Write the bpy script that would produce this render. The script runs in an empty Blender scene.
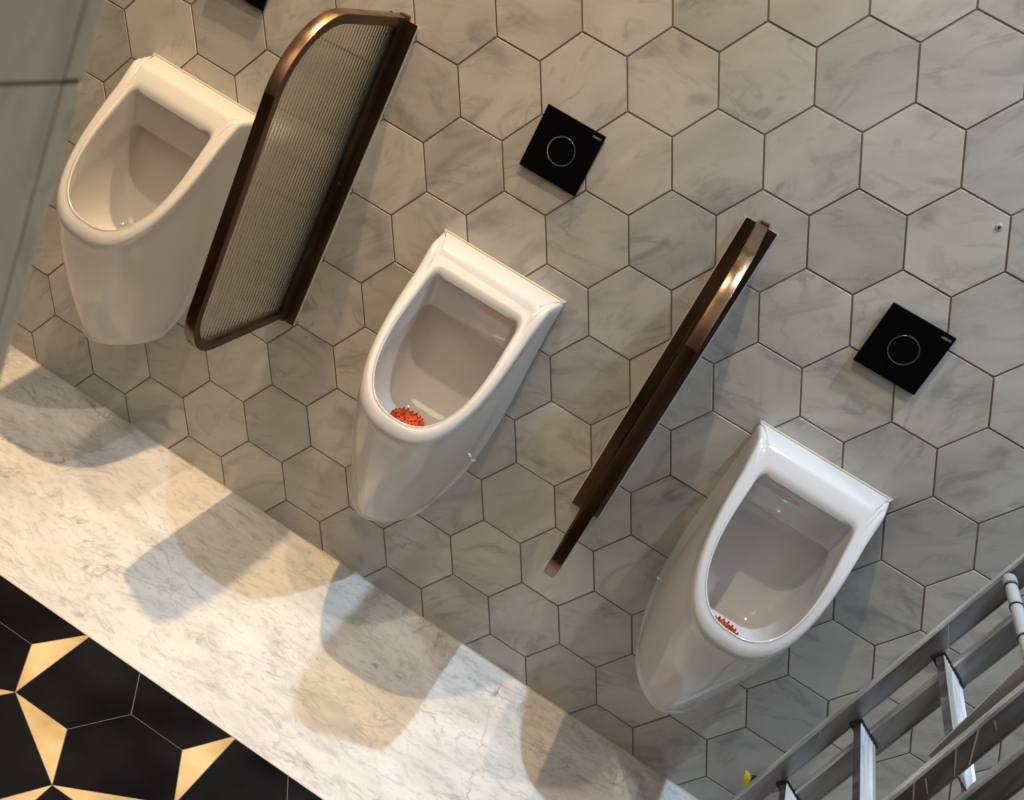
import bpy, bmesh, math, random
from mathutils import Vector, Matrix, noise
random.seed(7)
PI = math.pi
scene = bpy.context.scene
col = scene.collection

# ------------------------------------------------------------------ camera
cam_d = bpy.data.cameras.new('camera'); cam = bpy.data.objects.new('camera', cam_d); col.objects.link(cam)
Rw = ((0.84284149, 0.31562049, 0.43589212), (0.52517862, -0.30554288, -0.79424868), (-0.11749742, 0.89834696, -0.42328135))
right, down, fwd = Vector(Rw[0]), Vector(Rw[1]), Vector(Rw[2])
m = Matrix((right, -down, -fwd)).transposed().to_4x4()
CAM = Vector((0.1359, -2.0104, 1.5756)); m.translation = CAM
cam.matrix_world = m
cam_d.sensor_width = 36; cam_d.lens = 36 * 1017.6 / 1024; cam_d.clip_start = 0.02
cam_d.dof.use_dof = True; cam_d.dof.focus_distance = 2.15; cam_d.dof.aperture_fstop = 7
scene.camera = cam

# ------------------------------------------------------------------ world and lights
w = bpy.data.worlds.new('world'); scene.world = w; w.use_nodes = True
wn = w.node_tree.nodes; wl = w.node_tree.links
bg = wn['Background']; bg.inputs[1].default_value = 0.27
wtc = wn.new('ShaderNodeTexCoord'); wsx = wn.new('ShaderNodeSeparateXYZ'); wmr = wn.new('ShaderNodeMapRange'); wr = wn.new('ShaderNodeValToRGB')
wl.new(wtc.outputs['Generated'], wsx.inputs[0]); wl.new(wsx.outputs[2], wmr.inputs[0]); wmr.inputs[1].default_value = -.3; wmr.inputs[2].default_value = 1.0
wl.new(wmr.outputs[0], wr.inputs[0])
wr.color_ramp.elements[0].position = .15; wr.color_ramp.elements[0].color = (.16, .14, .12, 1)
wr.color_ramp.elements[1].position = .75; wr.color_ramp.elements[1].color = (1.15, 1.08, .98, 1)
wl.new(wr.outputs[0], bg.inputs[0])

def spot(name, loc, colr, energy, size=120, blend=0.7, rad=0.022, target=None):
    d = bpy.data.lights.new(name, 'SPOT'); o = bpy.data.objects.new(name, d); col.objects.link(o)
    o.location = loc; d.color = colr; d.energy = energy; d.spot_size = math.radians(size); d.spot_blend = blend
    d.shadow_soft_size = rad
    if target: o.rotation_euler = (Vector(target) - Vector(loc)).to_track_quat('-Z', 'Y').to_euler()
    return o
WARM = (1.0, 0.69, 0.37); COOL = (0.56, 0.77, 1.0)
spot('ceiling_spot_warm', (-1.03, -0.29, 3.1), WARM, 250, 68, 1.0)
spot('ceiling_spot_centre', (-0.30, -0.75, 2.8), (1.0, 0.80, 0.58), 66)
spot('ceiling_spot_cool', (0.63, -0.29, 3.1), COOL, 200, 68, 1.0)
spot('ceiling_spot_right', (1.55, -0.60, 2.8), (0.80, 0.9, 1.0), 45)
# warm fill added behind the camera, not a lamp of the room
ad = bpy.data.lights.new('warm_fill', 'AREA'); ao = bpy.data.objects.new('warm_fill', ad); col.objects.link(ao)
ad.shape = 'RECTANGLE'; ad.size = 0.9; ad.size_y = 0.9; ad.energy = 11; ad.color = (1.0, 0.74, 0.44)
ao.location = (-1.0, -2.3, 2.75)
ao.rotation_euler = (Vector((-0.3, 0, 1.0)) - Vector(ao.location)).to_track_quat('-Z', 'Y').to_euler()

bd = bpy.data.lights.new('added_side_daylight', 'AREA'); bo = bpy.data.objects.new('added_side_daylight', bd); col.objects.link(bo)  # cool daylight from the right, added as an area light; no opening built
bd.shape = 'RECTANGLE'; bd.size = .9; bd.size_y = 1.6; bd.energy = 7; bd.color = (.60, .80, 1.0)
bo.location = (2.5, -1.7, 1.2); bo.rotation_euler = (Vector((.5, -.2, .5)) - Vector(bo.location)).to_track_quat('-Z', 'Y').to_euler()

vs = scene.view_settings
vs.view_transform = 'Standard'; vs.look = 'None'; vs.gamma = 1; vs.use_curve_mapping = False; vs.exposure = 0.10

# ------------------------------------------------------------------ materials
def mat(name, base=(0.5, 0.5, 0.5), rough=0.5, metal=0.0, **kw):
    M = bpy.data.materials.new(name); M.use_nodes = True
    b = M.node_tree.nodes['Principled BSDF']
    b.inputs['Base Color'].default_value = (*base, 1); b.inputs['Roughness'].default_value = rough
    b.inputs['Metallic'].default_value = metal
    for k, v in kw.items(): b.inputs[k.replace('_', ' ')].default_value = v
    return M
def N(M, t, **kw):
    n = M.node_tree.nodes.new(t)
    for k, v in kw.items(): setattr(n, k, v)
    return n
def L(M, a, b): M.node_tree.links.new(a, b)
def ramp(M, stops, interp='LINEAR'):
    r = N(M, 'ShaderNodeValToRGB'); cr = r.color_ramp; cr.interpolation = interp
    while len(cr.elements) < len(stops): cr.elements.new(0.5)
    for e, (p, c) in zip(cr.elements, stops):
        e.position = p; e.color = (*c, 1) if len(c) == 3 else c
    return r
def mixc(M, fac, a, b, blend='MIX'):
    x = N(M, 'ShaderNodeMix', data_type='RGBA', blend_type=blend)
    for sock, v in ((x.inputs[0], fac), (x.inputs[6], a), (x.inputs[7], b)):
        if hasattr(v, 'links'): L(M, v, sock)
        elif isinstance(v, (int, float)): sock.default_value = v
        else: sock.default_value = (*v, 1)
    return x.outputs[2]

def marble(name, c0, c1, vein, scale=3.0, vein_scale=2.0, rough=0.3, per_tile=False, speck=0.0, vwidth=0.04, vamt=0.6, smudge=0.5):
    M = mat(name, c0, rough); b = M.node_tree.nodes['Principled BSDF']
    tc = N(M, 'ShaderNodeTexCoord'); vec = tc.outputs['Object']
    isl = None
    if per_tile:
        g = N(M, 'ShaderNodeNewGeometry'); isl = g.outputs['Random Per Island']
        mul = N(M, 'ShaderNodeVectorMath', operation='SCALE'); mul.inputs[0].default_value = (37.0, 91.0, 53.0); L(M, isl, mul.inputs['Scale'])
        add = N(M, 'ShaderNodeVectorMath', operation='ADD'); L(M, vec, add.inputs[0]); L(M, mul.outputs[0], add.inputs[1]); vec = add.outputs[0]
        rot = N(M, 'ShaderNodeVectorRotate', rotation_type='Y_AXIS'); L(M, vec, rot.inputs['Vector'])
        ml = N(M, 'ShaderNodeMath', operation='MULTIPLY'); L(M, isl, ml.inputs[0]); ml.inputs[1].default_value = 1.3
        L(M, ml.outputs[0], rot.inputs['Angle']); vec = rot.outputs[0]
    mp = N(M, 'ShaderNodeMapping'); mp.inputs['Scale'].default_value = (1.0, 1.0, 2.1) if per_tile else (1.0, 2.0, 1.0)
    mp.inputs['Rotation'].default_value = (0, 0.6, 0.0) if per_tile else (0, 0, 0.55)
    L(M, vec, mp.inputs[0]); vec = mp.outputs[0]
    n1 = N(M, 'ShaderNodeTexNoise'); n1.inputs['Scale'].default_value = scale; n1.inputs['Detail'].default_value = 5; n1.inputs['Distortion'].default_value = 0.8
    L(M, vec, n1.inputs['Vector'])
    r1 = ramp(M, [(0.32, (0, 0, 0)), (0.68, (1, 1, 1))]); L(M, n1.outputs[0], r1.inputs[0])
    base = mixc(M, r1.outputs[0], c0, c1)
    n2 = N(M, 'ShaderNodeTexNoise'); n2.inputs['Scale'].default_value = vein_scale; n2.inputs['Detail'].default_value = 8
    n2.inputs['Roughness'].default_value = 0.62; n2.inputs['Distortion'].default_value = 1.6; L(M, vec, n2.inputs['Vector'])
    r2 = ramp(M, [(0.5 - vwidth, (0, 0, 0)), (0.5, (1, 1, 1)), (0.5 + vwidth, (0, 0, 0))]); L(M, n2.outputs[0], r2.inputs[0])
    n3 = N(M, 'ShaderNodeTexNoise'); n3.inputs['Scale'].default_value = scale * 1.7; n3.inputs['Detail'].default_value = 3; L(M, vec, n3.inputs['Vector'])
    r3 = ramp(M, [(0.42, (0, 0, 0)), (0.72, (1, 1, 1))]); L(M, n3.outputs[0], r3.inputs[0])
    m1 = N(M, 'ShaderNodeMath', operation='MULTIPLY'); L(M, r2.outputs[0], m1.inputs[0]); L(M, r3.outputs[0], m1.inputs[1])
    m2 = N(M, 'ShaderNodeMath', operation='MULTIPLY'); L(M, m1.outputs[0], m2.inputs[0]); m2.inputs[1].default_value = vamt
    c = mixc(M, m2.outputs[0], base, vein)
    n4 = N(M, 'ShaderNodeTexNoise'); n4.inputs['Scale'].default_value = scale * (1.5 if per_tile else 2.2); n4.inputs['Detail'].default_value = 4 if per_tile else 6; n4.inputs['Distortion'].default_value = .9; L(M, vec, n4.inputs['Vector'])
    r4 = ramp(M, [(0.54, (0, 0, 0)), (0.74, (1, 1, 1))]); L(M, n4.outputs[0], r4.inputs[0])
    m4 = N(M, 'ShaderNodeMath', operation='MULTIPLY'); L(M, r4.outputs[0], m4.inputs[0]); m4.inputs[1].default_value = smudge
    c = mixc(M, m4.outputs[0], c, vein)
    if speck:
        n5 = N(M, 'ShaderNodeTexNoise'); n5.inputs['Scale'].default_value = 22; n5.inputs['Detail'].default_value = 7; n5.inputs['Roughness'].default_value = .7; n5.inputs['Distortion'].default_value = 1.5
        L(M, vec, n5.inputs['Vector'])
        r5 = ramp(M, [(0.50, (0, 0, 0)), (0.72, (1, 1, 1))]); L(M, n5.outputs[0], r5.inputs[0])
        m5 = N(M, 'ShaderNodeMath', operation='MULTIPLY'); L(M, r5.outputs[0], m5.inputs[0]); m5.inputs[1].default_value = speck
        c = mixc(M, m5.outputs[0], c, (vein[0] * .6, vein[1] * .6, vein[2] * .6))
    if speck:
        n7 = N(M, 'ShaderNodeTexNoise'); n7.inputs['Scale'].default_value = 2.4; n7.inputs['Detail'].default_value = 9; n7.inputs['Roughness'].default_value = .55; n7.inputs['Distortion'].default_value = .7
        mp7 = N(M, 'ShaderNodeMapping'); mp7.inputs['Location'].default_value = (3.1, 1.7, 0); L(M, tc.outputs['Object'], mp7.inputs[0]); L(M, mp7.outputs[0], n7.inputs['Vector'])
        r7 = ramp(M, [(0.491, (0, 0, 0)), (0.5, (1, 1, 1)), (0.509, (0, 0, 0))]); L(M, n7.outputs[0], r7.inputs[0])
        m7 = N(M, 'ShaderNodeMath', operation='MULTIPLY'); L(M, r7.outputs[0], m7.inputs[0]); L(M, r3.outputs[0], m7.inputs[1])
        c = mixc(M, m7.outputs[0], c, (vein[0] * .7, vein[1] * .66, vein[2] * .6))
    if per_tile:
        wn_ = N(M, 'ShaderNodeTexWhiteNoise', noise_dimensions='1D'); L(M, isl, wn_.inputs['W'])
        r6 = ramp(M, [(0, (0.86, 0.86, 0.87)), (1, (1.08, 1.07, 1.05))]); L(M, wn_.outputs['Value'], r6.inputs[0])
        c = mixc(M, 1.0, c, r6.outputs[0], 'MULTIPLY')
    L(M, c, b.inputs['Base Color'])
    n6 = N(M, 'ShaderNodeTexNoise'); n6.inputs['Scale'].default_value = 40; L(M, tc.outputs['Object'], n6.inputs['Vector'])
    bp = N(M, 'ShaderNodeBump'); bp.inputs['Strength'].default_value = 0.04; bp.inputs['Distance'].default_value = 0.004
    L(M, n6.outputs[0], bp.inputs['Height']); L(M, bp.outputs[0], b.inputs['Normal'])
    return M

M_hex = marble('honed grey marble', (0.41, 0.392, 0.358), (0.515, 0.495, 0.458), (0.185, 0.18, 0.182), scale=4.8, vein_scale=3.4, rough=0.34, per_tile=True, vwidth=0.04, vamt=0.55, smudge=0.6)
M_strip = marble('white veined marble', (0.64, 0.62, 0.58), (0.79, 0.77, 0.735), (0.34, 0.335, 0.335), scale=3.6, vein_scale=2.2, rough=0.28, speck=0.50, vwidth=0.02, vamt=0.85, smudge=0.42)
M_pier = marble('polished grey marble slab', (0.70, 0.61, 0.44), (0.80, 0.71, 0.53), (0.45, 0.41, 0.32), scale=5, vein_scale=3, rough=0.3)
M_pier_edge = marble('warm marble edge', (0.74, 0.62, 0.43), (0.80, 0.68, 0.49), (0.38, 0.36, 0.33), scale=8, vein_scale=5, rough=0.25)
M_grout = mat('brown grey grout', (0.17, 0.135, 0.105), 0.9)
def noisy(M, scale, c0, c1, bump=0.0, r0=None, r1=None, detail=5, stretch=(1, 1, 1), lo=.35, hi=.65):
    b = M.node_tree.nodes['Principled BSDF']; tc = N(M, 'ShaderNodeTexCoord'); mp = N(M, 'ShaderNodeMapping'); mp.inputs['Scale'].default_value = stretch
    L(M, tc.outputs['Object'], mp.inputs[0]); n = N(M, 'ShaderNodeTexNoise'); n.inputs['Scale'].default_value = scale; n.inputs['Detail'].default_value = detail
    L(M, mp.outputs[0], n.inputs['Vector']); r = ramp(M, [(lo, c0), (hi, c1)]); L(M, n.outputs[0], r.inputs[0]); L(M, r.outputs[0], b.inputs['Base Color'])
    if r0 is not None:
        mr = N(M, 'ShaderNodeMapRange'); mr.inputs[1].default_value = lo; mr.inputs[2].default_value = hi; mr.inputs[3].default_value = r0; mr.inputs[4].default_value = r1
        L(M, n.outputs[0], mr.inputs[0]); L(M, mr.outputs[0], b.inputs['Roughness'])
    if bump:
        bp = N(M, 'ShaderNodeBump'); bp.inputs['Strength'].default_value = bump; bp.inputs['Distance'].default_value = 0.002
        L(M, n.outputs[0], bp.inputs['Height']); L(M, bp.outputs[0], b.inputs['Normal'])
    return M
M_black = noisy(mat('black polished tile', (0.006, 0.006, 0.007), 0.2, Specular_IOR_Level=.06), 5, (0.004, 0.004, 0.005), (0.012, 0.012, 0.013), r0=.12, r1=.28)
M_gold = noisy(mat('golden ochre marble', (0.6, 0.42, 0.18), 0.3), 9, (0.52, 0.34, 0.14), (0.78, 0.56, 0.28), r0=.25, r1=.4, detail=7)
M_joint = mat('grey tile joint', (0.13, 0.125, 0.12), 0.7)
M_white = mat('glazed white ceramic', (0.60, 0.578, 0.56), 0.07); M_white.node_tree.nodes['Principled BSDF'].inputs['Coat Weight'].default_value = 0.3
M_caulk = mat('cream silicone bead', (0.66, 0.60, 0.48), 0.5)
M_bronze = noisy(mat('aged bronze', (0.1, 0.06, 0.03), 0.35, 1.0), 14, (0.085, 0.054, 0.032), (0.17, 0.108, 0.064), r0=.28, r1=.5, stretch=(1, 1, .25))
M_rimlit = noisy(mat('lit copper bronze', (0.45, 0.26, 0.13), 0.3, 1.0), 16, (0.20, 0.115, 0.062), (0.34, 0.21, 0.125), r0=.22, r1=.42, stretch=(1, 1, .3))  # upper rim band: light caught by the curve is put into the colour
M_rimshade = noisy(mat('shaded copper bronze', (0.1, 0.05, 0.03), 0.3, 1.0), 16, (0.085, 0.050, 0.030), (0.16, 0.096, 0.058), r0=.2, r1=.38, stretch=(1, 1, .3))  # same rim metal lower down, its shade put into a darker colour
M_silver = mat('bright bare metal edge', (0.75, 0.72, 0.68), 0.35, .3)
M_blackglass = mat('gloss black glass', (0.003, 0.003, 0.003), 0.22); M_blackglass.node_tree.nodes['Principled BSDF'].inputs['Specular IOR Level'].default_value = .06
M_chrome = mat('satin chrome', (0.72, 0.72, 0.72), 0.2, 1.0)
M_print = mat('grey print', (0.35, 0.35, 0.35), 0.5)
M_glass = mat('reeded glass', (0.80, 0.79, 0.69), 0.0, 0.0, Transmission_Weight=0.95, IOR=1.25)
M_red = noisy(mat('orange red rubber', (0.7, 0.08, 0.01), 0.4), 120, (0.22, 0.012, 0.004), (0.70, 0.10, 0.025), bump=.6)
M_red.node_tree.nodes['Principled BSDF'].inputs['Subsurface Weight'].default_value = 0.0
M_alu = noisy(mat('scuffed aluminium', (0.5, 0.5, 0.5), 0.4, 1.0), 30, (0.22, 0.21, 0.20), (0.38, 0.375, 0.365), r0=.30, r1=.55, stretch=(1, 1, .12), detail=8)
M_treadlit = noisy(mat('daylit aluminium tread', (0.8, 0.8, 0.82), 0.3, .35), 60, (0.62, 0.65, 0.70), (0.92, 0.95, 1.0), r0=.25, r1=.5, stretch=(1, .1, 1), detail=8)  # tread tops: daylight from above put into a pale bluish colour
M_aluedge = noisy(mat('lit aluminium edge', (0.8, 0.8, 0.8), 0.35, .3), 40, (0.34, 0.34, 0.33), (0.78, 0.78, 0.76), r0=.3, r1=.6, stretch=(1, 1, .12), detail=8)  # stile flange: the light on this edge is put into its colour
M_strap = mat('dull pale aluminium', (0.5, 0.5, 0.49), 0.45, .2)
M_paint = mat('dried paint smear', (0.52, 0.48, 0.42), 0.8)
M_rubber = mat('black rubber', (0.012, 0.012, 0.012), 0.6)
M_yellow = noisy(mat('yellow plastic', (0.7, 0.5, 0.03), 0.35), 40, (0.55, 0.36, 0.02), (0.85, 0.66, 0.06))

# ------------------------------------------------------------------ helpers
def add_obj(name, bm, m, parent=None, smooth=None, loc=None):
    me = bpy.data.meshes.new(name)
    bmesh.ops.recalc_face_normals(bm, faces=bm.faces)
    bm.to_mesh(me); bm.free()
    ms = m if isinstance(m, (list, tuple)) else [m]
    for x in ms: me.materials.append(x)
    o = bpy.data.objects.new(name, me); col.objects.link(o)
    if parent: o.parent = parent
    if loc is not None: o.location = loc
    if smooth is not None:
        for p in me.polygons: p.use_smooth = True
        if smooth < 180: me.set_sharp_from_angle(angle=math.radians(smooth))
    return o
def thing(name, label, cat, loc=(0, 0, 0), group=None):
    o = bpy.data.objects.new(name, None); col.objects.link(o); o.location = loc; o.empty_display_size = .1
    o['label'] = label; o['category'] = cat
    if group: o['group'] = group
    return o
def tag(o, label, cat, group=None):
    o['label'] = label; o['category'] = cat
    if group: o['group'] = group
    return o
def struct(o): o['kind'] = 'structure'; return o
def copy_tree(root, loc, label):
    r = root.copy(); col.objects.link(r); r.location = loc; r['label'] = label
    for ch in list(root.children):
        c = ch.copy(); col.objects.link(c); c.parent = r
        for g in list(ch.children):
            d = g.copy(); col.objects.link(d); d.parent = c
    return r
def bevel(bm, w, seg=2):
    bmesh.ops.bevel(bm, geom=list(bm.edges), offset=w, segments=seg, profile=.7, affect='EDGES', clamp_overlap=True)
def box(bm, lo, hi, M=None, bev=0, mi=0):
    t = bmesh.new()
    bmesh.ops.create_cube(t, size=1)
    for v in t.verts:
        v.co = Vector([(lo[i] + hi[i]) / 2 + v.co[i] * (hi[i] - lo[i]) for i in range(3)])
    if bev: bevel(t, bev)
    for v in t.verts:
        if M: v.co = M @ v.co
    for f in t.faces: f.material_index = mi
    merge(bm, t)
def merge(bm, t):
    me = bpy.data.meshes.new('tmp'); t.to_mesh(me); t.free(); bm.from_mesh(me); bpy.data.meshes.remove(me)
def cyl(bm, p0, p1, r0, r1=None, seg=24, bev=0, mi=0):
    r1 = r0 if r1 is None else r1
    p0, p1 = Vector(p0), Vector(p1); d = p1 - p0
    t = bmesh.new()
    bmesh.ops.create_cone(t, cap_ends=True, segments=seg, radius1=r0, radius2=r1, depth=d.length)
    if bev:
        es = [e for e in t.edges if any(len(f.verts) > 4 for f in e.link_faces)]
        bmesh.ops.bevel(t, geom=es, offset=bev, segments=2, affect='EDGES')
    q = d.to_track_quat('Z', 'Y').to_matrix().to_4x4(); q.translation = (p0 + p1) / 2
    for v in t.verts: v.co = q @ v.co
    for f in t.faces: f.material_index = mi
    merge(bm, t)

# ------------------------------------------------------------------ hexagon tiled wall
A = 0.10; S3 = 3 ** .5; Z0 = 1.283
X0, X1, ZT = -2.3, 2.6, 2.7
def clip(poly, axis, val, keep_greater):
    out = []
    for i in range(len(poly)):
        p, q = poly[i], poly[(i + 1) % len(poly)]
        ip = (p[axis] >= val) == keep_greater; iq = (q[axis] >= val) == keep_greater
        if ip: out.append(p)
        if ip != iq:
            t = (val - p[axis]) / (q[axis] - p[axis]); out.append((p[0] + t * (q[0] - p[0]), p[1] + t * (q[1] - p[1])))
    return out
bm = bmesh.new()
g = 0.0019
for q in range(-17, 19):
    for r in range(-22, 22):
        cx = 1.5 * A * q; cz = Z0 + S3 * A * (r + q / 2)
        if cx < X0 - A or cx > X1 + A or cz < -A or cz > ZT + A: continue
        rr = A - g / math.cos(PI / 6)
        poly = [(cx + rr * math.cos(PI / 3 * k), cz + rr * math.sin(PI / 3 * k)) for k in range(6)]
        poly = clip(poly, 1, 0.0025, True)
        if len(poly) < 3: continue
        zmax = max(p[1] for p in poly); zmin = min(p[1] for p in poly)
        if zmax - zmin < 0.01: continue
        # lippage: every tile sits a little proud and tilted, as hand-laid stone does
        dy = random.uniform(0, 0.0008); tx = random.gauss(0, .003); tz = random.gauss(0, .003)
        y = lambda x, z, d: -(d + dy + tx * (x - cx) + tz * (z - cz))
        mx = sum(p[0] for p in poly) / len(poly); mz = sum(p[1] for p in poly) / len(poly)
        def ring(inset, d):
            vs_ = []
            for px, pz in poly:
                v = Vector((mx - px, 0, mz - pz)); v = v.normalized() * inset
                vs_.append(bm.verts.new((px + v.x, y(px + v.x, pz + v.z, d), pz + v.z)))
            return vs_
        a = ring(0, -.006); b = ring(0, .0017); c = ring(.0003, .0020); d = ring(.0010, .0021)
        n = len(poly)
        for lo, hi in ((a, b), (b, c), (c, d)):
            for i in range(n): bm.faces.new((lo[i], lo[(i + 1) % n], hi[(i + 1) % n], hi[i]))
        bm.faces.new(d); bm.faces.new(a[::-1])
wall = struct(add_obj('wall_back', bm, M_hex))
bm = bmesh.new(); box(bm, (X0, -.0010, -.02), (X1, 0.10, ZT))
struct(add_obj('wall_back_grout', bm, M_grout))
# ------------------------------------------------------------------ floor: marble strip, black hexagons with golden triangles
YS = -0.618
bm = bmesh.new(); box(bm, (X0, YS, -.03), (X1, -.0035, 0.0), bev=.0012)
struct(add_obj('floor_marble_border', bm, M_strip))
bm = bmesh.new(); box(bm, (X0, -.0042, -.01), (X1, -.0002, .0022))
struct(add_obj('trim_1', bm, M_caulk))
bm = bmesh.new(); box(bm, (X0, YS - .0028, -.02), (X1, YS - .0002, .0004))
struct(add_obj('trim_2', bm, M_silver if False else M_caulk))
bm = bmesh.new()
H = 0.204; ox, oy = -0.377, -0.711
YB = YS - .003
def fpoly(pts, mi, gap=.0008):
    poly = clip(pts, 1, YB, False)
    if len(poly) < 3: return
    ar = sum(poly[i][0] * poly[(i + 1) % len(poly)][1] - poly[(i + 1) % len(poly)][0] * poly[i][1] for i in range(len(poly)))
    if abs(ar) < 1e-5: return
    if ar < 0: poly = poly[::-1]
    n = len(poly); out = []
    for i in range(n):
        p0, p1, p2 = Vector(poly[i - 1]), Vector(poly[i]), Vector(poly[(i + 1) % n])
        d1 = (p1 - p0).normalized(); d2 = (p2 - p1).normalized()
        n1 = Vector((-d1.y, d1.x)); n2 = Vector((-d2.y, d2.x)); s = n1 + n2
        k = gap / max(.25, 1 + n1.dot(n2)); out.append(p1 + s * k)
    vt = [bm.verts.new((p.x, p.y, 0)) for p in out]; vb = [bm.verts.new((p.x, p.y, -.008)) for p in out]
    f = bm.faces.new(vt); f.material_index = mi
    for i in range(n):
        f = bm.faces.new((vb[i], vb[(i + 1) % n], vt[(i + 1) % n], vt[i])); f.material_index = mi
ap = 0.118
for i in range(-6, 10):
    for j in range(-8, 2):
        cx = ox + S3 * H * i + (S3 * H / 2 if j % 2 else 0); cy = oy + 1.5 * H * j
        if not (-2.4 < cx < 2.8 and -2.9 < cy < -.3): continue
        V = [(cx + H * math.cos(PI / 6 + PI / 3 * k), cy + H * math.sin(PI / 6 + PI / 3 * k)) for k in range(6)]
        P = [(cx + ap * math.cos(2 * PI / 3 * k), cy + ap * math.sin(2 * PI / 3 * k)) for k in range(3)]
        c = (cx, cy)
        # golden triangles on the faces towards 0, 120 and 240 degrees
        for k in range(3):
            a_, b_ = V[(2 * k - 1) % 6], V[(2 * k) % 6]
            fpoly([a_, b_, P[k]], 1)
            # black piece between apex k and apex k+1
            fpoly([c, P[k], V[2 * k], V[2 * k + 1], P[(k + 1) % 3]], 0)
struct(add_obj('floor', bm, [M_black, M_gold]))
bm = bmesh.new(); box(bm, (X0, -2.9, -.04), (X1, YB, -.0006)); struct(add_obj('floor_joints', bm, M_joint))

# ------------------------------------------------------------------ marble clad wall end close to the camera, left
px, py = CAM.x - .6652 * .62 + .005, CAM.y + .8907 * .62
bm = bmesh.new()
for z0, z1 in ((0.0, .144), (.146, .744), (.746, 1.3445), (1.3475, 1.944), (1.947, 2.6)):
    box(bm, (px - .13, -2.9, z0), (px, py - .0195, z1), bev=.0012)
struct(add_obj('wall_left', bm, M_pier))
bm = bmesh.new()
for z0, z1 in ((0.0, .744), (.746, 1.3445), (1.3475, 1.944), (1.947, 2.6)):
    box(bm, (px - .13, py - .018, z0), (px, py, z1), bev=.004)
struct(add_obj('trim_3', bm, M_pier_edge))
bm = bmesh.new(); box(bm, (px - .128, -2.9, 0), (px - .0015, py - .003, 2.6)); struct(add_obj('wall_left_grout', bm, M_grout))

# ------------------------------------------------------------------ urinals
def planform(hw0, hw1, yb, ysh, yf, rc=.012, ex=2.6, rad_back=None, nb=5, nc=5, ns=10, nf=22):
    """closed D-shaped outline seen from above; yb back, yf front (more negative); returns the right half then mirrored"""
    P = []
    for i in range(nb): P.append(((hw0 - rc) * i / nb, yb))
    for i in range(nc + 1):
        a = PI / 2 * i / nc; P.append((hw0 - rc + rc * math.sin(a), yb - rc + rc * math.cos(a)))
    y0 = yb - rc
    for i in range(1, ns + 1):
        t = i / ns; P.append((hw0 + (hw1 - hw0) * t, y0 + (ysh - y0) * t))
    for i in range(1, nf + 1):
        a = PI / 2 * i / nf; c, s = max(0, math.cos(a)), math.sin(a)
        P.append((hw1 * c ** (2 / ex), ysh + (yf - ysh) * s ** (2 / ex)))
    P[-1] = (0, yf)
    full = P + [(-x, y) for x, y in P[-2:0:-1]]
    return full
def zrim(y):
    y = -y
    return .886 - .07 * y if y < .078 else .8805 - (y - .078) * 1.434
def zrim_s(y):          # softened crease between top ledge and sloping face
    s = 0
    for k in (-1, -.5, 0, .5, 1): s += zrim(y + k * .003)
    return s / 5
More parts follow.
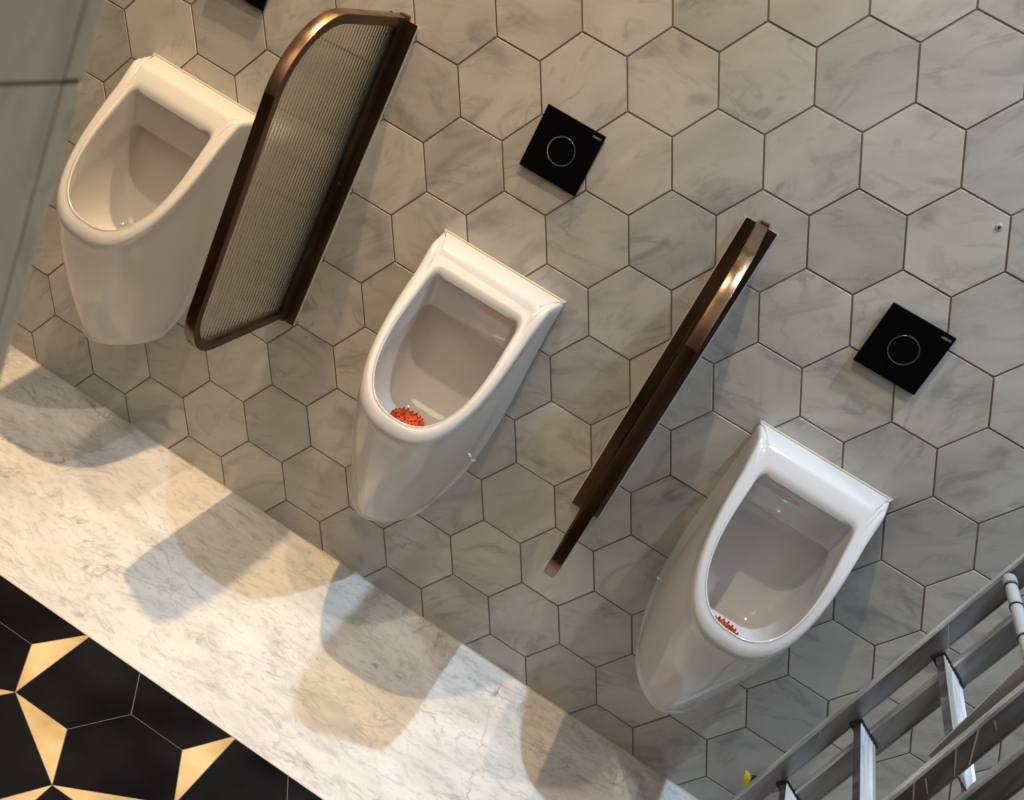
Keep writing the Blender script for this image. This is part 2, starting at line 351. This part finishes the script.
def make_urinal():
    root = thing('urinal', '', 'urinal')
    bm = bmesh.new(); rings = []
    def ring(pl, zf): rings.append([bm.verts.new((x, y, zf(x, y))) for x, y in pl])
    # outside, from the underside up to the rim
    def outer(t):
        """t 0 bottom .. 1 rim"""
        # bezier in t for half width and depth
        def bz(p, t): return (1 - t) ** 3 * p[0] + 3 * (1 - t) ** 2 * t * p[1] + 3 * (1 - t) * t * t * p[2] + t ** 3 * p[3]
        hw = bz((.0998, .180, .143, .1512), t); hf = bz((.0975, .163, .139, .1365), t)
        yf = bz((-.150, -.232, -.272, -.293), t)
        ysh = bz((-.006, -.012, -.09, -.115), t)
        rc = .001
        ex = bz((1.7, 1.45, 2.25, 2.7), t)
        pl = planform(hw, hf, 0, ysh, yf, rc=rc, ex=ex)
        zt = lambda y: zrim_s(y * (-.293 / yf))
        return pl, (lambda x, y: .286 + .144 * y * (1 - t) ** 2 + (zt(y) - .012 - .286) * t)
    def off(pl, d, yback=0.0):
        out = []
        n = len(pl)
        for i in range(n):
            x, y = pl[i]; a = Vector(pl[i - 1]); b = Vector(pl[(i + 1) % n]); t = (b - a).normalized(); nn = Vector((t.y, -t.x))
            # inward normal
            if nn.dot(Vector((0, -.12)) - Vector((x, y))) < 0: nn = -nn
            yy = y + nn.y * d
            out.append((x + nn.x * d, min(0, yy) if y > -.0015 else yy))
        return out
    # bottom cap rings
    pl, zf = outer(0)
    cx, cy = 0, -.07
    for k, dz in ((.05, .0), (.6, 0.0), (.90, .0), (.965, .0012), (.99, .0045)):
        rings.append([bm.verts.new((cx + (x - cx) * k, min(0, cy + (y - cy) * k), .277 + dz + .144 * y * (.3 + .7 * k))) for x, y in pl])
    for i in range(0, 23):
        t = i / 22
        pl, zf = outer(t)
        ring(off(pl, .0022) if t < .93 else pl, zf)
    top = outer(1)[0]
    # rounded outer rim edge (radius 7 mm)
    for a in (25, 50, 75, 90):
        a = math.radians(a); d = .0065 * (1 - math.cos(a)); h = .012 * (1 - math.sin(a))
        ring(off(top, d), lambda x, y, h=h: zrim_s(y) - h)
    # rim face to the mouth
    mouth = planform(.1085, .112, -.100, -.165, -.279, rc=.016, ex=2.45)
    mid = [((a[0] * .24 + b[0] * .76), (a[1] * .24 + b[1] * .76)) for a, b in zip(off(top, .009), mouth)]
    # the back ledge keeps its full depth: crease line at y=-.078 comes from the mid ring
    q1 = [((a[0] * .3 + b[0] * .7), (a[1] * .3 + b[1] * .7)) for a, b in zip(off(top, .009), mouth)]
    q0 = [((a[0] * .65 + b[0] * .35), (a[1] * .65 + b[1] * .35)) for a, b in zip(off(top, .009), mouth)]
    q3 = [((a[0] * .18 + b[0] * .82), (a[1] * .18 + b[1] * .82)) for a, b in zip(off(top, .009), mouth)]
    ring(q0, lambda x, y: zrim_s(y)); ring(q1, lambda x, y: zrim_s(y)); ring(mid, lambda x, y: zrim_s(y)); ring(q3, lambda x, y: zrim_s(y))
    def big(pl, d): return off(pl, -d)
    ring(big(mouth, .003), lambda x, y: zrim_s(y) - .0)
    ring(mouth, lambda x, y: zrim_s(y) - .0012)
    for a, (dd, hh) in enumerate(((.0018, .0035), (.003, .008), (.0032, .014))):
        ring(off(mouth, dd), lambda x, y, hh=hh: zrim_s(y) - hh)
    # inside: sloping hood behind the mouth, then the recessed bowl
    def inner(hw0, hw1, yb, ysh, yf, zb, zfnt, rc, ex=2.3, pw=1.0):
        pl = planform(hw0, hw1, yb, ysh, yf, rc=rc, ex=ex)
        ring(pl, lambda x, y: zb + (zfnt - zb) * (max(0, min(1, (yb - y) / (yb - yf)))) ** pw)
    inner(.1050, .1095, -.090, -.150, -.2765, .820, .567, .020)
    inner(.1030, .1090, -.078, -.140, -.2760, .785, .555, .018)
    inner(.1020, .1090, -.071, -.138, -.2755, .760, .549, .016)
    inner(.1020, .1090, -.066, -.136, -.2755, .7505, .547, .014)
    inner(.1030, .1092, -.060, -.135, -.2755, .7460, .546, .014)
    inner(.1045, .1095, -.032, -.130, -.2755, .7455, .545, .016)
    inner(.1055, .1097, -.018, -.129, -.2755, .744, .544, .018)
    inner(.1060, .1097, -.013, -.128, -.2750, .735, .543, .022)
    inner(.1050, .1090, -.012, -.125, -.2740, .69, .538, .028)
    inner(.1020, .1070, -.014, -.120, -.2700, .63, .530, .034)
    inner(.0960, .1010, -.025, -.115, -.2600, .575, .520, .042)
    inner(.0880, .0920, -.036, -.115, -.2430, .535, .512, .046)
    inner(.0750, .0770, -.052, -.118, -.2150, .510, .504, .042)
    inner(.0580, .0590, -.068, -.122, -.1850, .500, .4985, .030, 2.1)
    inner(.0300, .0300, -.095, -.125, -.1560, .497, .497, .014, 2.0)
    inner(.0100, .0100, -.117, -.125, -.1350, .4965, .4965, .004, 2.0)
    for a, b in zip(rings, rings[1:]):
        n = len(a)
        for i in range(n): bm.faces.new((a[i], a[(i + 1) % n], b[(i + 1) % n], b[i]))
    bm.faces.new(rings[0][::-1]); bm.faces.new(rings[-1])
    add_obj('bowl', bm, M_white, root, smooth=50)
    # silicone bead along the wall
    bm = bmesh.new()
    box(bm, (-.1515, -.003, .8845), (.1515, .0, .8885), bev=.0008)
    o = add_obj('sealant_bead', bm, M_caulk, root); o['label'] = 'thin cream silicone bead along the wall'
    # round chromed fixing plugs low on both sides
    for s in (-1, 1):
        bm = bmesh.new(); cyl(bm, (s * .1360, -.018, .462), (s * .1475, -.018, .462), .0045, seg=16, bev=.001)
        add_obj('fixing_cap', bm, M_chrome, root)
    return root
U = make_urinal()
U.location = (-.2774, -.0032, 0)
U['label'] = 'white wall-hung urinal in the middle with a fully visible orange-red screen in its bowl'
U.rotation_euler = (0, 0, 0)
copy_tree(U, (.4919, -.0032, 0), 'white urinal with bluish highlights nearest the ladder, beneath the right flush plate')
copy_tree(U, (-1.0479, -.0032, 0), 'white urinal at far left, half hidden behind the ribbed glass partition')
for o in col.objects:
    if o.name.startswith('urinal'): o['group'] = 'wall-hung urinals'

# anti-splash screens lying in the bowls
def urinal_screen(x, label, yy, zz, rot):
    bm = bmesh.new()
    R0 = .040
    cyl(bm, (0, 0, 0), (0, 0, .006), R0, R0 * .96, seg=36, bev=.0015)
    rnd = random.Random(3)
    for ring_r, n in ((.008, 5), (.018, 11), (.028, 17), (.036, 22)):
        for k in range(n):
            a = 2 * PI * k / n + ring_r * 40
            cyl(bm, (ring_r * math.cos(a), ring_r * math.sin(a), .005), (ring_r * math.cos(a) * 1.03, ring_r * math.sin(a) * 1.03, .0085 + rnd.random() * .003), .0030, .0020, seg=6)
    o = add_obj('urinal_screen', bm, M_red, None, smooth=40)
    o.location = (x, yy, zz); o.rotation_euler = rot
    tag(o, label, 'urinal screen')
urinal_screen(-.2774 - .014, 'round orange-red studded rubber screen lying in the middle urinal', -.116, .5045, (.10, 0, 0))
urinal_screen(.4919 + .010, 'orange-red rubber screen mostly hidden behind the lip of the right urinal', -.145, .4998, (.03, 0, .5))

# ------------------------------------------------------------------ flush plates
def text_mesh(s, size):
    cu = bpy.data.curves.new('t', 'FONT'); cu.body = s; cu.size = size; cu.extrude = .0002; cu.align_x = 'RIGHT'
    o = bpy.data.objects.new('t', cu); col.objects.link(o)
    dg = bpy.context.evaluated_depsgraph_get(); me = bpy.data.meshes.new_from_object(o.evaluated_get(dg))
    bpy.data.objects.remove(o); return me
def make_plate():
    root = thing('flush_plate', '', 'flush plate')
    bm = bmesh.new(); box(bm, (-.0663, -.0105, -.0650), (.0663, -.003, .0675), bev=.0012)
    add_obj('cover_plate', bm, M_blackglass, root)
    bm = bmesh.new(); box(bm, (-.060, -.004, -.060), (.060, .001, .060)); add_obj('back_frame', bm, M_rubber, root)
    bm = bmesh.new()
    n = 64
    prof = [(.0270, -.0100), (.0274, -.0118), (.0292, -.0120), (.0297, -.0112), (.0298, -.0100)]
    vs_ = [[bm.verts.new((r * math.cos(2 * PI * i / n), y, r * math.sin(2 * PI * i / n))) for r, y in prof] for i in range(n)]
    for i in range(n):
        for k in range(len(prof) - 1): bm.faces.new((vs_[i][k], vs_[(i + 1) % n][k], vs_[(i + 1) % n][k + 1], vs_[i][k + 1]))
    o = add_obj('button_ring', bm, M_chrome, root, smooth=60); o['label'] = 'thin silver ring'
    bm = bmesh.new(); cyl(bm, (0, -.0102, 0), (0, -.0116, 0), .0272, seg=64, bev=.0005)
    add_obj('push_button', bm, M_blackglass, root, smooth=40)
    me = text_mesh('GEBERIT', .0052)
    o = bpy.data.objects.new('maker_mark', me); col.objects.link(o); me.materials.append(M_print)
    o.parent = root; o.rotation_euler = (PI / 2, 0, 0); o.location = (.0615, -.01065, .0555)
    return root
PL = make_plate(); PL.location = (-.2785, -.0022, 1.1550)
PL['label'] = 'square black flush plate with silver ring above the middle urinal'
copy_tree(PL, (.4855, -.0022, 1.1575), 'square black flush plate with silver ring above the right urinal, by the ladder side')
copy_tree(PL, (-1.050, -.0022, 1.1570), 'corner of a black flush plate cut by the top edge of the photo')
for o in col.objects:
    if o.name.startswith('flush_plate'): o['group'] = 'black flush plates on the hexagon wall'

# ------------------------------------------------------------------ partition screens: bronze frame round reeded glass
D, ZB, ZTOP = .421, .510, 1.231
def outline(inset, n=14):
    """frame outline in (depth, z): wall -> front; lower front radius smaller than upper one"""
    d = D - inset; zb, zt = ZB + inset, ZTOP - inset
    r1, r2 = .112 - inset, .160 - inset
    pts = [(0, zb - .001)]
    # lower edge rises very slightly; front edge leans outwards going up
    fx = lambda z: d - .012 * max(0, (1.08 - z) / .45)
    c = (fx(zb + r1) - r1, zb + r1)
    for i in range(n + 1):
        a = -PI / 2 + (PI / 2 + .026) * i / n; pts.append((c[0] + r1 * math.cos(a), c[1] + r1 * math.sin(a)))
    c = (d - r2, zt - r2)
    for i in range(n + 1):
        a = .026 * (1 - i / n) + PI / 2 * i / n; pts.append((c[0] + r2 * math.cos(a) , c[1] + r2 * math.sin(a)))
    pts.append((0, zt))
    return pts
def make_screen():
    root = thing('urinal_partition', '', 'partition')
    T = .0112
    # side strips + rim, as a closed profile swept along the outline
    def sweep(prof, pl_fn, name, M_, parent, lab=None):
        bm = bmesh.new(); rows = []
        lines = [pl_fn(i) for i, _ in prof]
        n = len(lines[0])
        for k in range(n):
            rows.append([bm.verts.new((x, -lines[j][k][0], lines[j][k][1])) for j, (i, x) in enumerate(prof)])
        m_ = len(prof)
        for k in range(n - 1):
            for j in range(m_):
                bm.faces.new((rows[k][j], rows[k][(j + 1) % m_], rows[k + 1][(j + 1) % m_], rows[k + 1][j]))
        bm.faces.new(rows[0]); bm.faces.new(rows[-1][::-1])
        o = add_obj(name, bm, M_, parent, smooth=35)
        if lab: o['label'] = lab
        return o
    fr = sweep([(.0023, -T), (.0023, T), (.0195, T), (.0195, -T)], outline, 'frame', M_bronze, root)
    RB = [(0, -T + .0008), (.0004, -T), (.0020, -T), (.0020, T), (.0004, T), (0, T - .0008)]
    cut = 16
    sweep(RB, lambda i: outline(i)[cut:], 'rim_band', M_rimlit, fr, 'copper coloured outer band round the upper corner, light painted into its tone')
    sweep(RB, lambda i: outline(i)[:cut + 1], 'rim_band', M_rimshade, fr, 'dark brown outer band of the front and lower edges, shade painted into its tone')
    # glass, ribs run up and down on both faces
    ol = outline(.014)
    bm = bmesh.new()
    pitch = .0125; per = 6; nn = int((D - .03) / pitch * per)
    def zr(d):
        lo, hi = ZB + .016, ZTOP - .016
        # find bounds of outline at depth d
        zs = []
        for (a, b) in zip(ol, ol[1:]):
            if (a[0] - d) * (b[0] - d) <= 0 and abs(a[0] - b[0]) > 1e-9:
                t = (d - a[0]) / (b[0] - a[0]); zs.append(a[1] + t * (b[1] - a[1]))
        return (min(zs), max(zs)) if len(zs) >= 2 else None
    cols_ = []
    for i in range(nn + 1):
        d = .018 + i * pitch / per
        z = zr(d)
        if not z: break
        h = .0022
        hf_ = h + .0013 * abs(math.sin(PI * i / per)); cols_.append([bm.verts.new((xx, -d, zz)) for xx, zz in ((-h, z[0]), (-h, z[1]), (hf_, z[1]), (hf_, z[0]))])
    for a, b in zip(cols_, cols_[1:]):
        for k in range(4): bm.faces.new((a[k], a[(k + 1) % 4], b[(k + 1) % 4], b[k]))
    bm.faces.new(cols_[0]); bm.faces.new(cols_[-1][::-1])
    add_obj('glass_panel', bm, M_glass, root, smooth=50)
    # channel standing on the wall plate that grips the glass and frame
    bm = bmesh.new()
    for s in (-1, 1): box(bm, (min(s * .0065, s * .0132), -.040, ZB + .004), (max(s * .0065, s * .0132), -.003, ZTOP - .006), bev=.0008)
    add_obj('glass_channel', bm, M_bronze, root)
    # wall plate with screws
    bm = bmesh.new(); box(bm, (-.0335, -.0072, ZB - .013), (.0335, -.0020, ZTOP - .006), bev=.0009)
    wp = add_obj('wall_plate', bm, M_bronze, root)
    bm = bmesh.new(); box(bm, (-.0358, -.0042, ZB - .012), (.0358, .0002, ZTOP - .007), bev=.0004)
    o = add_obj('backing_strip', bm, M_silver, root); o['label'] = 'bright thin metal edge against the tiles'
    for sx in (-.0245, .0225):
        for z in (ZB + .014, ZTOP - .030):
            bm = bmesh.new(); cyl(bm, (sx, -.006, z), (sx, -.0082, z), .0036, .003, seg=16)
            box(bm, (sx - .0026, -.0086, z - .0004), (sx + .0026, -.0080, z + .0004))
            add_obj('screw', bm, M_bronze, wp)
    bm = bmesh.new(); cyl(bm, (.0132, -.026, .86), (.0165, -.026, .86), .004, seg=14, bev=.0006); cyl(bm, (.0132, -.026, .880), (.0160, -.026, .880), .002, seg=12)
    add_obj('grub_screw', bm, M_rubber, root)
    bm = bmesh.new(); box(bm, (-.006, -.022, ZTOP - .007), (.013, -.004, ZTOP + .0035), bev=.001)
    add_obj('end_block', bm, M_bronze, root)
    bm = bmesh.new(); box(bm, (-.012, -.030, ZB - .006), (.015, -.004, ZB + .012), bev=.002)
    add_obj('end_block', bm, M_bronze, root)
    return root
SC = make_screen(); SC.location = (-.690, -.0025, 0)
SC['label'] = 'bronze framed partition with ribbed glass panel seen from its side, left of the middle urinal'
SC2 = copy_tree(SC, (.1350, -.0035, 0), 'bronze partition seen edge-on as a narrow bar, between the middle and right urinals')
SC2.rotation_euler = (0, 0, .018)
for o in col.objects:
    if o.name.startswith('urinal_partition'): o['group'] = 'partition screens between the urinals'

# ------------------------------------------------------------------ step ladder, aluminium, standing folded at the right
LX, LY_A, LY_C = .708, -.160, -.588
SL, TP = .1225, .05
Ladder = thing('step_ladder', 'scuffed aluminium step ladder standing at the right, in front of the tiled wall', 'ladder', (LX, -.36, 0))
def lp(x, side, z, dy=0):      # world point on a stile: side 'A' far, 'C' near
    y = LY_A - TP * z if side == 'A' else LY_C + .04 * z
    return Vector((LX + x + SL * z, y + dy, z)) - Vector((LX, -.36, 0))
def stile(x0, w_, side, ztop, name='stile', edge=True, flange=.022, sgn=1):
    flange = .010
    bm = bmesh.new()
    t = .0022
    def prism(xa, xb, ya, yb, mi):
        vs_ = []
        for z in (0.012, ztop):
            vs_.append([bm.verts.new(lp(x, side, z, y)) for x, y in ((xa, ya), (xb, ya), (xb, yb), (xa, yb))])
        fs = [bm.faces.new(vs_[0][::-1]), bm.faces.new(vs_[1])]
        for i in range(4): fs.append(bm.faces.new((vs_[0][i], vs_[0][(i + 1) % 4], vs_[1][(i + 1) % 4], vs_[1][i])))
        for f in fs: f.material_index = mi
    prism(x0, x0 + w_, 0, t, 0)                                # web, faces the near side
    prism(x0 - .0045, x0 + .0005, -.003, sgn * flange, 1)      # front flange, light on it put into a paler colour
    prism(x0 + w_ - .002, x0 + w_ + .0015, -.001, sgn * flange, 0)
    o = add_obj(name, bm, [M_alu, M_aluedge], Ladder)
    bm = bmesh.new()
    c = lp(x0 + w_ / 2, side, .0)
    box(bm, (c.x - w_ / 2 - .006, c.y - .008, 0), (c.x + w_ / 2 + .006, c.y + .028, .035), bev=.004)
    add_obj('rubber_foot', bm, M_rubber, o)
    return o
for side in ('A', 'C'):
    stile(0, .036, side, 1.72)
    stile(.070, .042, side, 1.66)
def tread(z, x0, dep, drop, wid=.020, front=True):
    a = lp(x0, 'A', z); c = lp(x0, 'C', z)
    bm = bmesh.new()
    u = Vector((dep, 0, -drop)); un = u.normalized(); nrm = Vector((-un.z, 0, un.x)) * -1
    if nrm.z < 0: nrm = -nrm
    nr = 7; th = .003
    pts = []
    for k in range(nr * 2 + 1):
        s = k / (nr * 2); pts.append(u * s + nrm * (.0012 if k % 2 else 0))
    lip = .015
    prof = [u * 0 - nrm * lip] + pts + [u - nrm * lip] + [u * .97 - nrm * lip] + [u * .97 - nrm * th] + [u * .03 - nrm * th] + [u * .03 - nrm * lip]
    va = [bm.verts.new(a + p + Vector((0, -.001, 0))) for p in prof]; vc = [bm.verts.new(c + p + Vector((0, .003, 0))) for p in prof]
    n = len(prof)
    for i in range(n):
        f = bm.faces.new((va[i], va[(i + 1) % n], vc[(i + 1) % n], vc[i])); f.material_index = 0 if 1 <= i <= nr * 2 else 1
    bm.faces.new(va).material_index = 1; bm.faces.new(vc[::-1]).material_index = 1
    o = add_obj('tread', bm, [M_treadlit, M_alu], Ladder)
    bm = bmesh.new()
    p0 = a + nrm * .003 - u * .06; p1 = a + u * 1.06 + nrm * .003
    d = (p1 - p0); t = bmesh.new(); q = d.to_track_quat('X', 'Z').to_matrix().to_4x4(); q.translation = (p0 + p1) / 2
    box(bm, (-d.length / 2, -.0035, -.026), (d.length / 2, .0015, .0015), M=q); t.free()
    add_obj('end_cap', bm, M_rubber, o)
    return o
for k in range(7):
    z = .077 + .2235 * k
    if k == 4: continue
    tread(z, .040, .052, .030)
# second bar behind the third visible tread, and the round tube above
tread(.0 + .718, .088, .022, .010)
bm = bmesh.new()
a = lp(.006, 'A', .947, -.014); c = lp(.006, 'C', .947, .012)
cyl(bm, a, c, .0105, seg=24)
o = add_obj('cross_tube', bm, M_strap, Ladder, smooth=40)
dv = (c - a).normalized()
bm = bmesh.new(); cyl(bm, a - dv * .004, a + dv * .024, .0125, seg=24, bev=.002); o2 = add_obj('tube_cap', bm, M_print, o, smooth=40)
for s0 in (.026, .098, .20):
    bm = bmesh.new(); cyl(bm, a + dv * s0, a + dv * (s0 + .005), .0118, seg=24); add_obj('black_band', bm, M_rubber, o, smooth=40)
# locking strap running up from the near stile
bm = bmesh.new()
p0 = lp(-.001, 'C', .735, .03); p1 = p0 + Vector((.013, 0, .34)); wv = Vector((.032, 0, -.004))
def quad_prism(bm, pts, ty):
    a_ = [bm.verts.new(p) for p in pts]; b_ = [bm.verts.new(p + Vector((0, ty, 0))) for p in pts]; n = len(pts)
    bm.faces.new(a_); bm.faces.new(b_[::-1])
    for i in range(n): bm.faces.new((a_[i], a_[(i + 1) % n], b_[(i + 1) % n], b_[i]))
quad_prism(bm, [p0, p1, p1 + wv, p0 + wv], .004)
add_obj('locking_strap', bm, M_strap, Ladder)
# dried paint smears on the stiles
def smear(side, x0, z0, x1, z1, wd):
    bm = bmesh.new(); p = lp(x0, side, z0, -.0016); q = lp(x1, side, z1, -.0016); d = (q - p).normalized(); nv = Vector((-d.z, 0, d.x)) * wd
    quad_prism(bm, [p - nv, q - nv * .6, q + nv * .6, p + nv], .0012); add_obj('paint_smear', bm, M_paint, Ladder)
smear('C', .001, .79, .034, .745, .0010); smear('C', .002, .835, .035, .775, .0014); smear('C', .006, .862, .020, .850, .001)
smear('C', .0, .70, .03, .66, .0012); smear('C', .008, .715, .028, .695, .001)
smear('A', .004, .455, .012, .437, .001); smear('A', .003, .805, .035, .765, .0009)

# ------------------------------------------------------------------ yellow handled tool standing behind the ladder foot
T_ = thing('hand_tool', 'small yellow and black tool handle poking up behind the ladder rail at the bottom edge', 'tool', (.868, -.05, 0.010))
T_.rotation_euler = (0, -.62, 0)
bm = bmesh.new()
prof = [(.0, .0), (.013, .0), (.013, .155), (.012, .182), (.008, .200), (.003, .207), (0, .208)]
n = 6
rr = [[bm.verts.new((r * math.cos(2 * PI * i / n), r * math.sin(2 * PI * i / n), z)) for i in range(n)] for r, z in prof[1:-1]]
for a_, b_ in zip(rr, rr[1:]):
    for i in range(n): bm.faces.new((a_[i], a_[(i + 1) % n], b_[(i + 1) % n], b_[i]))
bm.faces.new(rr[0][::-1]); bm.faces.new(rr[-1])
add_obj('handle', bm, M_yellow, T_, smooth=30)
bm = bmesh.new(); box(bm, (.009, -.010, .02), (.022, .010, .192), bev=.003); add_obj('grip', bm, M_rubber, T_)

def plug(x, z, r, label):
    bm = bmesh.new(); cyl(bm, (0, 0, 0), (0, -.0016, 0), r, r * .85, seg=20); cyl(bm, (0, -.0012, 0), (0, -.0021, 0), r * .45, seg=12, mi=1)
    o = add_obj('wall_plug', bm, [M_print, M_rubber], None, smooth=40, loc=(x, -.0026, z)); tag(o, label, 'wall plug')
plug(.495, 1.430, .0065, 'small round grey wall plug in a tile, above the right flush plate')
plug(-.6163, .525, .0028, 'tiny dark wall plug below the foot of the ribbed glass partition, the upper one')
plug(-.6172, .488, .0028, 'tiny dark wall plug below the foot of the ribbed glass partition, the lower one')
